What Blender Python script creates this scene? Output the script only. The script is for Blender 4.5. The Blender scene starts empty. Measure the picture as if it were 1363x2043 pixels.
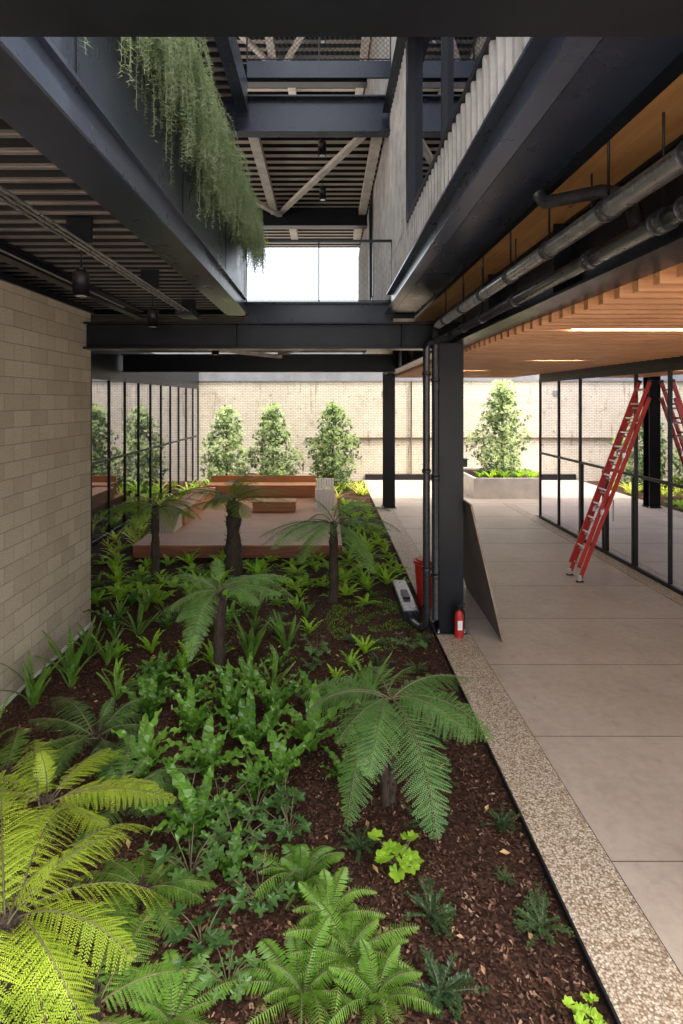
import bpy, math, random
from mathutils import Vector, Matrix, noise
random.seed(7)
R=random.random
def U(a,b): return a+(b-a)*random.random()
scene=bpy.context.scene
# ------------------------------------------------------------------ materials
def newmat(name):
    m=bpy.data.materials.new(name); m.use_nodes=True
    nt=m.node_tree
    for n in list(nt.nodes): nt.nodes.remove(n)
    out=nt.nodes.new('ShaderNodeOutputMaterial')
    return m,nt,out
def node(nt,t,**kw):
    n=nt.nodes.new(t)
    for k,v in kw.items():
        if k.startswith('_'): setattr(n,k[1:],v)
        else: n.inputs[k.replace('__',' ')].default_value=v
    return n
def ramp(nt,fac,stops):
    r=nt.nodes.new('ShaderNodeValToRGB'); e=r.color_ramp.elements
    while len(e)<len(stops): e.new(0.5)
    for i,(p,c) in enumerate(stops):
        e[i].position=p; e[i].color=(c[0],c[1],c[2],1)
    nt.links.new(fac,r.inputs[0]); return r.outputs[0]
def mixc(nt,fac,a,b,mode='MIX'):
    n=nt.nodes.new('ShaderNodeMix'); n.data_type='RGBA'; n.blend_type=mode
    for s,v in ((n.inputs[0],fac),(n.inputs[6],a),(n.inputs[7],b)):
        if hasattr(v,'links') or hasattr(v,'is_linked'): nt.links.new(v,s)
        else: s.default_value=v if isinstance(v,(int,float)) else (v[0],v[1],v[2],1)
    return n.outputs[2]
def coords(nt,scale=(1,1,1)):
    tc=nt.nodes.new('ShaderNodeTexCoord'); mp=nt.nodes.new('ShaderNodeMapping')
    mp.inputs['Scale'].default_value=scale
    nt.links.new(tc.outputs['Object'],mp.inputs[0]); return mp.outputs[0]
def noise_t(nt,vec,scale,detail=4,rough=0.6):
    n=node(nt,'ShaderNodeTexNoise',Scale=scale,Detail=detail,Roughness=rough)
    nt.links.new(vec,n.inputs['Vector']); return n.outputs['Fac']
def bumpn(nt,h,strength,dist=0.01):
    b=node(nt,'ShaderNodeBump',Strength=strength,Distance=dist); nt.links.new(h,b.inputs['Height']); return b.outputs[0]
def princ(nt,out,col,rough=0.5,metal=0,normal=None,spec=0.5):
    p=node(nt,'ShaderNodeBsdfPrincipled',Roughness=rough,Metallic=metal)
    p.inputs['Specular IOR Level'].default_value=spec
    if hasattr(col,'is_linked'): nt.links.new(col,p.inputs['Base Color'])
    else: p.inputs['Base Color'].default_value=(*col,1)
    if normal: nt.links.new(normal,p.inputs['Normal'])
    nt.links.new(p.outputs[0],out.inputs[0]); return p
def simple(name,c,rough=0.5,metal=0,var=0.25,scale=3,stretch=(1,1,1),bump=0.0,bscale=60,spec=0.5):
    m,nt,out=newmat(name); v=coords(nt,stretch)
    f=noise_t(nt,v,scale,6)
    lo=[x*(1-var) for x in c]; hi=[min(1,x*(1+var)) for x in c]
    col=ramp(nt,f,[(0.3,lo),(0.7,hi)])
    nrm=bumpn(nt,noise_t(nt,v,bscale,3),bump) if bump else None
    p=princ(nt,out,col,rough,metal,nrm,spec)
    if rough>0.15:
        mr=nt.nodes.new('ShaderNodeMapRange'); mr.inputs[3].default_value=rough*0.8; mr.inputs[4].default_value=min(1,rough*1.25)
        nt.links.new(noise_t(nt,v,scale*2.3,5),mr.inputs[0]); nt.links.new(mr.outputs[0],p.inputs['Roughness'])
    return m
def leafmat(name,a,b,rough=0.45,trans=0.3,scale=6,spec=0.4):
    m,nt,out=newmat(name); v=coords(nt)
    oi=nt.nodes.new('ShaderNodeObjectInfo')
    f=noise_t(nt,v,scale,5,0.7)
    ad=nt.nodes.new('ShaderNodeMath'); ad.operation='MULTIPLY_ADD'; ad.inputs[1].default_value=0.4; 
    nt.links.new(oi.outputs['Random'],ad.inputs[0]); 
    s=nt.nodes.new('ShaderNodeMath'); s.operation='SUBTRACT'; s.inputs[1].default_value=0.2
    nt.links.new(f,s.inputs[0]); nt.links.new(s.outputs[0],ad.inputs[2])
    col=ramp(nt,ad.outputs[0],[(0.3,a),(0.7,b)])
    p=princ(nt,out,col,rough,0,None,spec)
    t=nt.nodes.new('ShaderNodeBsdfTranslucent'); 
    c2=mixc(nt,0.5,col,(b[0]*1.5,b[1]*1.6,b[2]*0.6)); nt.links.new(c2,t.inputs[0])
    mx=nt.nodes.new('ShaderNodeMixShader'); mx.inputs[0].default_value=trans
    nt.links.new(p.outputs[0],mx.inputs[1]); nt.links.new(t.outputs[0],mx.inputs[2]); nt.links.new(mx.outputs[0],out.inputs[0])
    return m
STEEL=simple('painted_steel',(0.008,0.009,0.012),0.32,0,0.3,2.0,bump=0.05,bscale=25,spec=0.24)
STEELB=simple('painted_steel_bluish',(0.014,0.018,0.030),0.28,0,0.35,1.5,bump=0.05,bscale=20,spec=0.42)
FASC=simple('painted_fascia',(0.045,0.054,0.078),0.28,0,0.3,1.0,bump=0.05,bscale=12,spec=0.6)
BLACK=simple('black_metal',(0.010,0.010,0.012),0.4,spec=0.3)
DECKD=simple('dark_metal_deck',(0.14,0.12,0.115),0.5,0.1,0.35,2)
DECKV=simple('deck_recess_shade',(0.012,0.011,0.011),0.7,0.0,0.3,2,spec=0.2)  # shade between the deck ribs, put into the colour
DECKL=simple('lit_metal_deck',(0.48,0.41,0.33),0.5,0.1,0.25,1.2)  # warm light on the underside is painted in as a lighter deck colour
BRACE=simple('pale_brace',(0.62,0.55,0.47),0.5,0.1,0.25,3)  # even pale tone for the bracing
GALV=simple('galvanised_pipe',(0.30,0.29,0.29),0.28,0.6,0.3,8)
PIPE=simple('black_pipe',(0.022,0.022,0.025),0.28,0.1,0.4,10)
RED=simple('red_fibreglass',(0.46,0.022,0.016),0.4,0,0.25,5)
ALU=simple('aluminium',(0.62,0.62,0.62),0.35,0.7,0.15,10)
WHITE=simple('white_paint',(0.75,0.75,0.72),0.5)
PLYE=simple('ply_edge',(0.30,0.22,0.16),0.7)
def wood(name,a,b,axis='X',rough=0.5,scale=2.5):
    m,nt,out=newmat(name)
    st={'X':(0.6,14,14),'Y':(14,0.6,14),'Z':(14,14,0.6)}[axis]
    v=coords(nt,st); f=noise_t(nt,v,scale,6,0.65)
    col=ramp(nt,f,[(0.25,a),(0.5,[(x+y)/2 for x,y in zip(a,b)]),(0.75,b)])
    v2=coords(nt); f2=noise_t(nt,v2,0.9,3)
    col=mixc(nt,0.5,col,ramp(nt,f2,[(0.3,(0.6,0.55,0.52)),(0.7,(1,1,1))]),'MULTIPLY')
    if name=='clt_timber':
        vo=node(nt,'ShaderNodeTexVoronoi',Scale=5.0); nt.links.new(coords(nt,(1,0.6,1)),vo.inputs['Vector'])
        col=mixc(nt,1.0,col,ramp(nt,vo.outputs['Distance'],[(0.06,(0.35,0.22,0.15)),(0.14,(1,1,1))]),'MULTIPLY')
    princ(nt,out,col,rough,0,bumpn(nt,f,0.15,0.004)); return m
SLAT=wood('cedar_slat',(0.43,0.18,0.07),(0.67,0.34,0.155),'X')
CLT=wood('clt_timber',(0.42,0.19,0.06),(0.66,0.36,0.15),'Y',0.45,1.6)
DECKW=wood('ipe_decking',(0.34,0.14,0.055),(0.56,0.28,0.125),'X',0.5)
DECKF=wood('ipe_fascia',(0.19,0.058,0.026),(0.34,0.125,0.06),'X',0.5)
DECKWY=wood('ipe_bench',(0.46,0.19,0.065),(0.70,0.34,0.14),'X',0.5)
PALEW=wood('weathered_timber',(0.46,0.36,0.26),(0.72,0.60,0.45),'Z',0.6)
PLY=wood('plywood',(0.085,0.07,0.063),(0.20,0.155,0.135),'Z',0.7,1.5)
def brickmat(name,plane,bw,bh,mort,c1,c2,cm,stain,bumpd,rough=0.85):
    m,nt,out=newmat(name)
    tc=nt.nodes.new('ShaderNodeTexCoord'); sx=nt.nodes.new('ShaderNodeSeparateXYZ'); cb=nt.nodes.new('ShaderNodeCombineXYZ')
    nt.links.new(tc.outputs['Object'],sx.inputs[0])
    nt.links.new(sx.outputs[0 if plane=='XZ' else 1],cb.inputs[0]); nt.links.new(sx.outputs[2],cb.inputs[1])
    b=node(nt,'ShaderNodeTexBrick',Scale=1.0); b.offset=0.5
    b.inputs['Color1'].default_value=(*c1,1); b.inputs['Color2'].default_value=(*c2,1); b.inputs['Mortar'].default_value=(*cm,1)
    b.inputs['Mortar Size'].default_value=mort; b.inputs['Brick Width'].default_value=bw; b.inputs['Row Height'].default_value=bh
    b.inputs['Mortar Smooth'].default_value=0.2
    nt.links.new(cb.outputs[0],b.inputs[0])
    v=coords(nt)
    big=noise_t(nt,v,0.55,6,0.7)
    col=mixc(nt,1.0,b.outputs[0],ramp(nt,big,stain),'MULTIPLY')
    if plane=='XZ':
        st=noise_t(nt,coords(nt,(3.0,1,0.35)),1.3,6,0.75)
        col=mixc(nt,1.0,col,ramp(nt,st,[(0.30,(0.55,0.47,0.42)),(0.43,(1,1,1))]),'MULTIPLY')
        sp=noise_t(nt,v,3.2,8,0.85)
        col=mixc(nt,1.0,col,ramp(nt,sp,[(0.36,(0.42,0.35,0.30)),(0.42,(1,1,1))]),'MULTIPLY')
    fine=noise_t(nt,v,90 if plane=='XZ' else 55,5,0.85)
    col=mixc(nt,1.0,col,ramp(nt,fine,[(0.34,(0.42,0.39,0.36)),(0.47,(0.93,0.93,0.93)),(0.7,(1.2,1.2,1.2))]),'MULTIPLY')
    mt=nt.nodes.new('ShaderNodeMath'); mt.operation='MULTIPLY_ADD'; mt.inputs[1].default_value=-1.2
    nt.links.new(b.outputs['Fac'],mt.inputs[0]); nt.links.new(fine,mt.inputs[2])
    princ(nt,out,col,rough,0,bumpn(nt,mt.outputs[0],0.8,bumpd),0.2); return m
CMU=brickmat('concrete_block',"YZ",0.42,0.205,0.005,(0.46,0.385,0.285),(0.56,0.48,0.365),(0.33,0.275,0.21),[(0.3,(0.85,0.84,0.82)),(0.7,(1,1,1))],0.008)
BRICK=brickmat('old_painted_brick',"XZ",0.23,0.078,0.011,(0.82,0.75,0.61),(0.72,0.65,0.52),(0.44,0.38,0.30),[(0.28,(0.7,0.66,0.62)),(0.42,(0.92,0.9,0.88)),(0.7,(1.05,1.04,1.02))],0.012)
m,nt,out=newmat('concrete_paving'); v=coords(nt)
c=ramp(nt,noise_t(nt,v,0.8,7,0.65),[(0.3,(0.41,0.32,0.25)),(0.7,(0.52,0.42,0.34))])
c=mixc(nt,0.6,c,ramp(nt,noise_t(nt,v,9,6,0.7),[(0.35,(0.8,0.79,0.78)),(0.6,(1,1,1))]),'MULTIPLY')
c=mixc(nt,0.4,c,ramp(nt,noise_t(nt,coords(nt,(1,1,1)),2.6,8,0.8),[(0.36,(0.72,0.71,0.70)),(0.44,(1,1,1))]),'MULTIPLY')
princ(nt,out,c,0.5,0,bumpn(nt,noise_t(nt,v,40,4),0.08,0.004),0.4); CONC=m
m,nt,out=newmat('exposed_aggregate'); v=coords(nt)
vo=node(nt,'ShaderNodeTexVoronoi',Scale=62.0); nt.links.new(v,vo.inputs['Vector'])
sep=nt.nodes.new('ShaderNodeSeparateColor'); nt.links.new(vo.outputs['Color'],sep.inputs[0])
c=ramp(nt,sep.outputs[0],[(0.0,(0.34,0.24,0.16)),(0.4,(0.52,0.41,0.295)),(0.8,(0.66,0.55,0.42)),(1.0,(0.75,0.67,0.55))])
c=mixc(nt,1.0,c,ramp(nt,vo.outputs['Distance'],[(0.35,(1,1,1)),(0.75,(0.40,0.33,0.27))]),'MULTIPLY')
inv=nt.nodes.new('ShaderNodeMath'); inv.operation='SUBTRACT'; inv.inputs[0].default_value=1; nt.links.new(vo.outputs['Distance'],inv.inputs[1])
princ(nt,out,c,0.6,0,bumpn(nt,inv.outputs[0],0.5,0.005)); PEB=m
m,nt,out=newmat('bark_mulch_soil'); v=coords(nt)
vo=node(nt,'ShaderNodeTexVoronoi',Scale=45.0); nt.links.new(v,vo.inputs['Vector'])
sep=nt.nodes.new('ShaderNodeSeparateColor'); nt.links.new(vo.outputs['Color'],sep.inputs[0])
c=ramp(nt,sep.outputs[0],[(0.0,(0.024,0.012,0.007)),(0.6,(0.064,0.029,0.017)),(1.0,(0.12,0.057,0.034))])
princ(nt,out,c,0.85,0,bumpn(nt,noise_t(nt,v,60,5,0.8),1.0,0.03),0.15); SOIL=m
m,nt,out=newmat('bark_chips'); v=coords(nt)
vo=node(nt,'ShaderNodeTexVoronoi',Scale=30.0); nt.links.new(v,vo.inputs['Vector'])
sep=nt.nodes.new('ShaderNodeSeparateColor'); nt.links.new(vo.outputs['Color'],sep.inputs[0])
c=ramp(nt,sep.outputs[0],[(0.0,(0.026,0.012,0.007)),(0.55,(0.082,0.036,0.021)),(0.9,(0.155,0.072,0.043)),(1.0,(0.34,0.21,0.13))])
princ(nt,out,c,0.75,0,None,0.25); CHIP=m
DRY=simple('dry_leaf',(0.42,0.24,0.11),0.7,0,0.4,8)
TRUNK=simple('fern_trunk_fibre',(0.045,0.028,0.018),0.9,0,0.6,25,(1,1,0.3),0.8,60)
BARK=simple('tree_bark',(0.10,0.075,0.055),0.9,0,0.4,15,(1,1,0.3),0.5)
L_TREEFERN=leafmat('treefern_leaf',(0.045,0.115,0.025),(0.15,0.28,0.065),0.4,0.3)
L_TFSUN=leafmat('treefern_backlit_leaf',(0.12,0.20,0.03),(0.34,0.45,0.08),0.4,0.45)  # brighter copy of the fern leaf with backlight put into its colour
L_YELLOW=leafmat('yellow_fern_leaf',(0.17,0.26,0.015),(0.38,0.48,0.045),0.45,0.38)
L_SWORD=leafmat('sword_fern_leaf',(0.065,0.16,0.015),(0.20,0.35,0.05),0.42,0.3)
L_NEST=leafmat('nest_fern_leaf',(0.045,0.12,0.012),(0.14,0.28,0.035),0.27,0.25,4,0.45)
L_LOB=leafmat('hellebore_leaf',(0.035,0.085,0.018),(0.10,0.19,0.045),0.3,0.2,4)
L_DARK=leafmat('dark_shrub_leaf',(0.025,0.06,0.018),(0.08,0.14,0.04),0.35,0.2)
L_BRIGHT=leafmat('bright_leaf',(0.16,0.35,0.015),(0.40,0.60,0.05),0.4,0.4)
L_GOLD=leafmat('gold_leaf',(0.35,0.42,0.04),(0.62,0.66,0.12),0.4,0.4)
L_CON=leafmat('conifer_leaf_sunlit',(0.36,0.45,0.24),(0.74,0.80,0.56),0.45,0.35,3)  # sunlight on the crowns is put into this pale leaf colour
L_COND=leafmat('conifer_leaf_shade',(0.05,0.10,0.045),(0.17,0.25,0.12),0.5,0.3,3)  # darker copy of the same leaf, painted shade
L_VINE=leafmat('vine_leaf',(0.13,0.18,0.10),(0.42,0.48,0.31),0.5,0.35,5)
STALK=simple('fern_stalk',(0.12,0.10,0.045),0.6)
def glassm(name,tint,base):
    m,nt,out=newmat(name)
    tr=nt.nodes.new('ShaderNodeBsdfTransparent'); tr.inputs[0].default_value=(*tint,1)
    gl=nt.nodes.new('ShaderNodeBsdfGlossy'); gl.inputs['Roughness'].default_value=0.01; gl.inputs[0].default_value=(0.90,0.90,1,1)
    fr=node(nt,'ShaderNodeFresnel',IOR=1.55)
    ad=nt.nodes.new('ShaderNodeMath'); ad.operation='ADD'; ad.use_clamp=True; ad.inputs[1].default_value=base
    nt.links.new(fr.outputs[0],ad.inputs[0])
    mx=nt.nodes.new('ShaderNodeMixShader'); nt.links.new(ad.outputs[0],mx.inputs[0]); nt.links.new(tr.outputs[0],mx.inputs[1]); nt.links.new(gl.outputs[0],mx.inputs[2])
    nt.links.new(mx.outputs[0],out.inputs[0]); return m
GLASS=glassm('glazing',(0.62,0.62,0.70),0.36)
DGLASS=glassm('dark_glazing',(0.12,0.14,0.17),0.18)
m,nt,out=newmat('lamp_glow'); e=node(nt,'ShaderNodeEmission',Strength=90.0); e.inputs[0].default_value=(1,0.84,0.64,1); nt.links.new(e.outputs[0],out.inputs[0]); GLOW=m
PANEL=simple('ribbed_concrete_panel',(0.40,0.37,0.34),0.75,0,0.3,2.5,(1,1,1),0.4,60)
INT=simple('interior_wall',(0.26,0.25,0.30),0.8)
INTF=simple('interior_floor',(0.30,0.28,0.28),0.4)
STUCCO=simple('grey_stucco',(0.22,0.22,0.23),0.85,0,0.2,1.5,bump=0.2)
GROUND=simple('ground_pavement',(0.45,0.41,0.37),0.9,0,0.15,0.5)
PLANTERC=simple('planter_concrete',(0.62,0.57,0.50),0.7,0,0.15,2,bump=0.1)
LEDGE=simple('rusty_ledge',(0.10,0.07,0.05),0.9)
# ------------------------------------------------------------------ mesh builder
class MB:
    def __init__(s): s.v=[]; s.f=[]; s.mi=[]; s.mats=[]; s.sm=[]
    def m(s,mat):
        if mat not in s.mats: s.mats.append(mat)
        return s.mats.index(mat)
    def face(s,pts,mat,smooth=False):
        b=len(s.v); s.v.extend([tuple(p) for p in pts]); s.f.append(tuple(range(b,b+len(pts)))); s.mi.append(s.m(mat)); s.sm.append(smooth)
    def box(s,x0,x1,y0,y1,z0,z1,mat):
        b=len(s.v); s.v.extend([(x0,y0,z0),(x1,y0,z0),(x1,y1,z0),(x0,y1,z0),(x0,y0,z1),(x1,y0,z1),(x1,y1,z1),(x0,y1,z1)])
        k=s.m(mat)
        for q in ((0,3,2,1),(4,5,6,7),(0,1,5,4),(1,2,6,5),(2,3,7,6),(3,0,4,7)):
            s.f.append(tuple(b+i for i in q)); s.mi.append(k); s.sm.append(False)
    def beam(s,p0,p1,w,h,mat,up=Vector((0,0,1))):
        p0=Vector(p0);p1=Vector(p1); t=(p1-p0).normalized(); sd=t.cross(up)
        if sd.length<1e-4: sd=Vector((1,0,0))
        sd.normalize(); u=sd.cross(t).normalized()
        b=len(s.v)
        for p in (p0,p1):
            for a,c in ((-1,-1),(1,-1),(1,1),(-1,1)): s.v.append(tuple(p+sd*a*w/2+u*c*h/2))
        k=s.m(mat)
        for q in ((0,1,2,3),(7,6,5,4),(0,4,5,1),(1,5,6,2),(2,6,7,3),(3,7,4,0)):
            s.f.append(tuple(b+i for i in q)); s.mi.append(k); s.sm.append(False)
    def tube(s,pts,rad,mat,n=10,cap=True):
        pts=[Vector(p) for p in pts]
        if not isinstance(rad,(list,tuple)): rad=[rad]*len(pts)
        rings=[]; k=s.m(mat); prev=None
        for i,p in enumerate(pts):
            t=(pts[min(i+1,len(pts)-1)]-pts[max(i-1,0)]).normalized()
            a=Vector((0,0,1)) if abs(t.z)<0.9 else Vector((1,0,0))
            if prev is None: sd=t.cross(a).normalized()
            else:
                sd=(prev-t*prev.dot(t)).normalized()
            prev=sd; u=sd.cross(t)
            b=len(s.v); 
            for j in range(n):
                an=2*math.pi*j/n; s.v.append(tuple(p+(sd*math.cos(an)+u*math.sin(an))*rad[i]))
            rings.append(b)
        for a,b in zip(rings,rings[1:]):
            for j in range(n):
                s.f.append((a+j,a+(j+1)%n,b+(j+1)%n,b+j)); s.mi.append(k); s.sm.append(True)
        if cap:
            s.f.append(tuple(rings[0]+j for j in range(n))); s.mi.append(k); s.sm.append(False)
            s.f.append(tuple(rings[-1]+j for j in range(n-1,-1,-1))); s.mi.append(k); s.sm.append(False)
    def mesh(s,name):
        me=bpy.data.meshes.new(name); me.from_pydata(s.v,[],s.f)
        for mt in s.mats: me.materials.append(mt)
        me.polygons.foreach_set('material_index',s.mi); me.polygons.foreach_set('use_smooth',s.sm); me.update(); return me
    def obj(s,name,bevel=0):
        o=bpy.data.objects.new(name,s.mesh(name)); scene.collection.objects.link(o)
        if bevel:
            b=o.modifiers.new('bevel','BEVEL'); b.width=bevel; b.segments=2; b.limit_method='ANGLE'
        return o
def inst(name,me,loc,rz=0,sc=1,tilt=0):
    o=bpy.data.objects.new(name,me); scene.collection.objects.link(o)
    o.location=loc; o.rotation_euler=(tilt,0,rz); o.scale=(sc,sc,sc*U(0.92,1.08)); return o
# ------------------------------------------------------------------ ground
def hh(x,y): return 0.03*noise.noise(Vector((x*0.9,y*0.9,0)))+0.015*noise.noise(Vector((x*4,y*4,3)))-0.02
b=MB(); b.box(-400,400,-400,600,-0.4,-0.12,GROUND); b.obj('ground')
b=MB()
nx,ny=110,400; x0,x1,y0,y1=-5.75,1.69,0.5,25.9
for j in range(ny+1):
    for i in range(nx+1):
        x=x0+(x1-x0)*i/nx; y=y0+(y1-y0)*j/ny; b.v.append((x,y,hh(x,y)))
k=b.m(SOIL)
for j in range(ny):
    for i in range(nx):
        a=j*(nx+1)+i; b.f.append((a,a+1,a+nx+2,a+nx+1)); b.mi.append(k); b.sm.append(True)
b.obj('garden_bed_soil')
b=MB()
for i in range(36000):
    y=2.8+ (R()**1.6)*9; x=U(-3.75,1.66)
    z=hh(x,y)+U(0.002,0.02); a=U(0,6.28); l=U(0.007,0.022); w=U(0.004,0.010)
    t=Vector((math.cos(a),math.sin(a),U(-0.5,0.5))); s=Vector((-math.sin(a),math.cos(a),U(-0.5,0.5)))
    p=Vector((x,y,z)); b.face([p-t*l-s*w,p+t*l-s*w*U(0.5,1),p+t*l*0.9+s*w,p-t*l+s*w*U(0.5,1)],CHIP)
b.obj('bark_mulch')
b=MB()
for i in range(170):
    y=2.9+R()*6; x=U(-3.5,1.6); z=hh(x,y)+0.025; a=U(0,6.28); l=U(0.02,0.05); w=l*0.4
    t=Vector((math.cos(a),math.sin(a),U(-0.3,0.3))); s=Vector((-math.sin(a),math.cos(a),U(-0.3,0.3))); p=Vector((x,y,z))
    b.face([p-t*l,p-s*w,p+t*l,p+s*w+Vector((0,0,0.01))],DRY)
for i in range(26):
    y=3.3+R()*8; x=U(1.7,6); z=0.03; a=U(0,6.28); l=U(0.012,0.03); w=l*0.4
    t=Vector((math.cos(a),math.sin(a),0.1)); s=Vector((-math.sin(a),math.cos(a),0)); p=Vector((x,y,z))
    b.face([p-t*l,p-s*w,p+t*l,p+s*w],DRY)
b.obj('fallen_leaves')
b=MB(); b.box(1.682,1.70,0.5,25.9,-0.1,0.024,BLACK); b.obj('bed_edging')
b=MB(); b.box(1.70,2.22,0.5,20.0,-0.1,0.02,PEB); b.box(6.24,6.56,0.5,20,-0.1,0.02,PEB); b.obj('aggregate_paving_band')
b=MB(); b.box(2.222,6.238,0.5,19.99,-0.1,0.018,CONC); b.box(1.70,14,20.0,25.9,-0.1,0.018,CONC); b.box(6.56,14,17.9,19.99,-0.1,0.016,CONC); b.obj('concrete_walkway')
b=MB()
y=4.43-1.655
while y<20:
    b.box(2.222,6.238,y-0.003,y+0.003,0.0,0.0195,BLACK); y+=1.655
b.box(2.220,2.225,0.5,20,0,0.0215,BLACK); b.box(6.236,6.241,0.5,20,0,0.0215,BLACK)
b.obj('paving_joints')
# ------------------------------------------------------------------ block wall
b=MB(); b.box(-7.5,-3.8,1.0,9.2,-0.1,5.02,CMU); b.box(-3.797,-3.78,1.0,9.2,-0.02,0.035,WHITE); b.box(-3.85,-3.76,1.0,9.25,5.02,5.10,STEEL); b.obj('concrete_block_wall')
# ------------------------------------------------------------------ glass walls
def curtain(name,X,ys,ztop,ztr,side,depth,door=None,fd=0.05,fw=0.025):
    b=MB(); s=side
    fa,fb=sorted((X-fd*s,X+0.10*s))
    for i,y in enumerate(ys):
        b.box(fa,fb,y-fw,y+fw,0.0,ztop,BLACK)
    for y0,y1 in zip(ys,ys[1:]):
        for z0,z1 in ((0.0,0.10),(ztr-0.03,ztr+0.03),(ztop-0.12,ztop-0.002)):
            b.box(fa+0.004,fb-0.004,y0+fw,y1-fw,z0,z1,BLACK)
        for z0,z1 in ((0.1,ztr-0.03),(ztr+0.03,ztop-0.12)):
            b.face([(X,y0+fw,z0),(X,y1-fw,z0),(X,y1-fw,z1),(X,y0+fw,z1)],GLASS)
    if door:
        d0,d1=door; mid=(d0+d1)/2
        for y in (d0+0.07,mid-0.05,mid+0.05,d1-0.07): b.box(fa-0.01,fb-0.02,y-0.035,y+0.035,0.1,ztr-0.04,BLACK)
        for y in (mid-0.13,mid+0.13): b.tube([(X-0.12*s,y,0.8),(X-0.12*s,y,1.3)],0.015,ALU,8)
    ya,yb=ys[0],ys[-1]
    xo=X+depth*s; lo,hi=sorted((X+0.12*s,xo))
    b.box(lo,hi,ya,yb,-0.05,0.0,INTF)
    b.box(lo,hi,ya,yb,ztop+0.0,ztop+0.9,STEEL)
    a0,a1=sorted((xo,xo+0.15*s)); b.box(a0,a1,ya,yb,-0.05,ztop+0.9,INT)
    for y in (ya+3,ya+8):
        if y<yb: b.box(lo+depth*0.45,hi-0.01,y,y+0.12,0,ztop-0.01,INT)
    fx0,fx1=sorted((X-0.03*s,X+0.11*s)); b.box(fx0,fx1,ya,yb,ztop,ztop+0.93,STEEL)
    b.obj(name)
ys=[9.22+1.2*i for i in range(14)]; ys=[y for y in ys if y<25.9]+[25.85]
curtain('glass_facade',-5.8,ys,4.28,2.05,-1,3.0,None,0.035,0.022)
ys=[1.0,2.45,3.9,5.35,6.8,8.25,9.7,10.9,12.1,14.75,16.1,17.5]
curtain('glass_storefront',6.6,ys,4.3,2.02,1,5.0,(12.1,14.75),0.035,0.022)
b=MB()
for x in (6.75,8.2,9.7,11.2): b.box(x-0.03,x+0.03,17.5,17.6,0,4.3,BLACK)
b.box(6.75,11.2,17.53,17.545,0.05,4.25,GLASS); b.box(6.7,11.3,17.5,17.62,4.3,5.2,STEEL); b.obj('glass_storefront_return')
# ------------------------------------------------------------------ back brick wall
b=MB(); b.box(-9,16,26.0,26.5,-0.1,4.6,BRICK); b.box(-9,16,25.985,26.5,4.6,6.3,STUCCO)
b.box(-0.9,16,25.93,26.0,1.88,1.95,LEDGE); b.box(-9,16,25.95,26.0,4.52,4.62,STUCCO)
b.box(1.8,16,25.9,25.99,0,0.28,BLACK)
for x in (2.6,5.4): b.box(x,x+0.25,25.96,26.0,3.9,4.1,STUCCO)
b.tube([(3.9,25.93,0.3),(3.9,25.93,4.5)],0.035,LEDGE,8)
b.obj('brick_wall')
# ------------------------------------------------------------------ steel structure
def ibeam(b,axis,a0,a1,c,z0,z1,w,mat=STEEL,tf=0.03,tw=0.02):
    if axis=='X':
        b.box(a0,a1,c-w/2,c+w/2,z0,z0+tf,mat); b.box(a0,a1,c-w/2,c+w/2,z1-tf,z1,mat); b.box(a0,a1,c-tw/2,c+tw/2,z0+tf,z1-tf,mat)
    else:
        b.box(c-w/2,c+w/2,a0,a1,z0,z0+tf,mat); b.box(c-w/2,c+w/2,a0,a1,z1-tf,z1,mat); b.box(c-tw/2,c+tw/2,a0,a1,z0+tf,z1-tf,mat)
def column(name,x,y,w,h):
    b=MB(); b.box(x-w/2,x+w/2,y-w/2,y-w/2+0.025,0,h,STEEL); b.box(x-w/2,x+w/2,y+w/2-0.025,y+w/2,0,h,STEEL)
    b.box(x-0.012,x+0.012,y-w/2+0.025,y+w/2-0.025,0,h,STEEL)
    b.box(x-w/2-0.05,x+w/2+0.05,y-w/2-0.05,y+w/2+0.05,0.0,0.035,STEEL)
    for i in (-1,1):
        for j in (-1,1): b.tube([(x+i*(w/2+0.01),y+j*(w/2+0.02),0.03),(x+i*(w/2+0.01),y+j*(w/2+0.02),0.08)],0.016,ALU,6)
    return b.obj(name,0.003)
column('steel_column',1.94,8.98,0.38,4.5)
column('steel_column',2.14,19.3,0.38,4.6)
b=MB(); ibeam(b,'X',-3.78,2.15,9.0,4.42,4.84,0.30)
for x in (-1.41,1.2): b.box(x-0.01,x+0.01,8.86,9.14,4.45,4.81,STEEL)
b.obj('steel_cross_beam',0.004)
b=MB(); ibeam(b,'X',-5.7,1.95,16.0,4.42,4.92,0.3); b.obj('steel_cross_beam')
b=MB(); b.box(-1.41,1.18,9.95,10.1,4.90,5.30,STEELB); b.box(-1.41,1.18,9.86,10.1,5.30,5.33,STEELB); b.box(-1.41,1.18,9.86,9.95,4.90,4.925,STEELB); b.obj('floor_edge_beam')
b=MB(); b.box(1.15,1.17,1.95,9.95,5.16,5.46,FASC); b.box(1.06,1.17,1.95,9.95,5.46,5.485,FASC); b.box(1.17,1.56,1.95,9.95,5.13,5.16,STEELB)
b.box(1.03,1.17,1.95,9.95,5.135,5.16,FASC)
b.obj('floor_edge_beam')
b=MB(); b.box(1.56,1.62,1.95,20,5.09,5.16,STEEL); b.box(1.18,1.56,9.95,20,5.05,5.14,STEEL); b.obj('steel_girt')
b=MB(); b.box(1.62,14,1.95,19.9,5.20,5.45,CLT); b.obj('timber_floor_slab')
b=MB(); b.box(2.15,2.19,1.95,19.8,4.53,5.19,STEEL); b.box(1.96,2.31,1.95,19.8,4.50,4.53,STEEL); b.box(2.13,2.28,1.95,19.8,5.17,5.198,STEEL)
for y in (3,5,7,11,13,15,17): b.box(2.0,2.15,y-0.008,y+0.008,4.53,5.16,STEEL)
b.obj('steel_girder')
b=MB(); y=2.1
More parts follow.
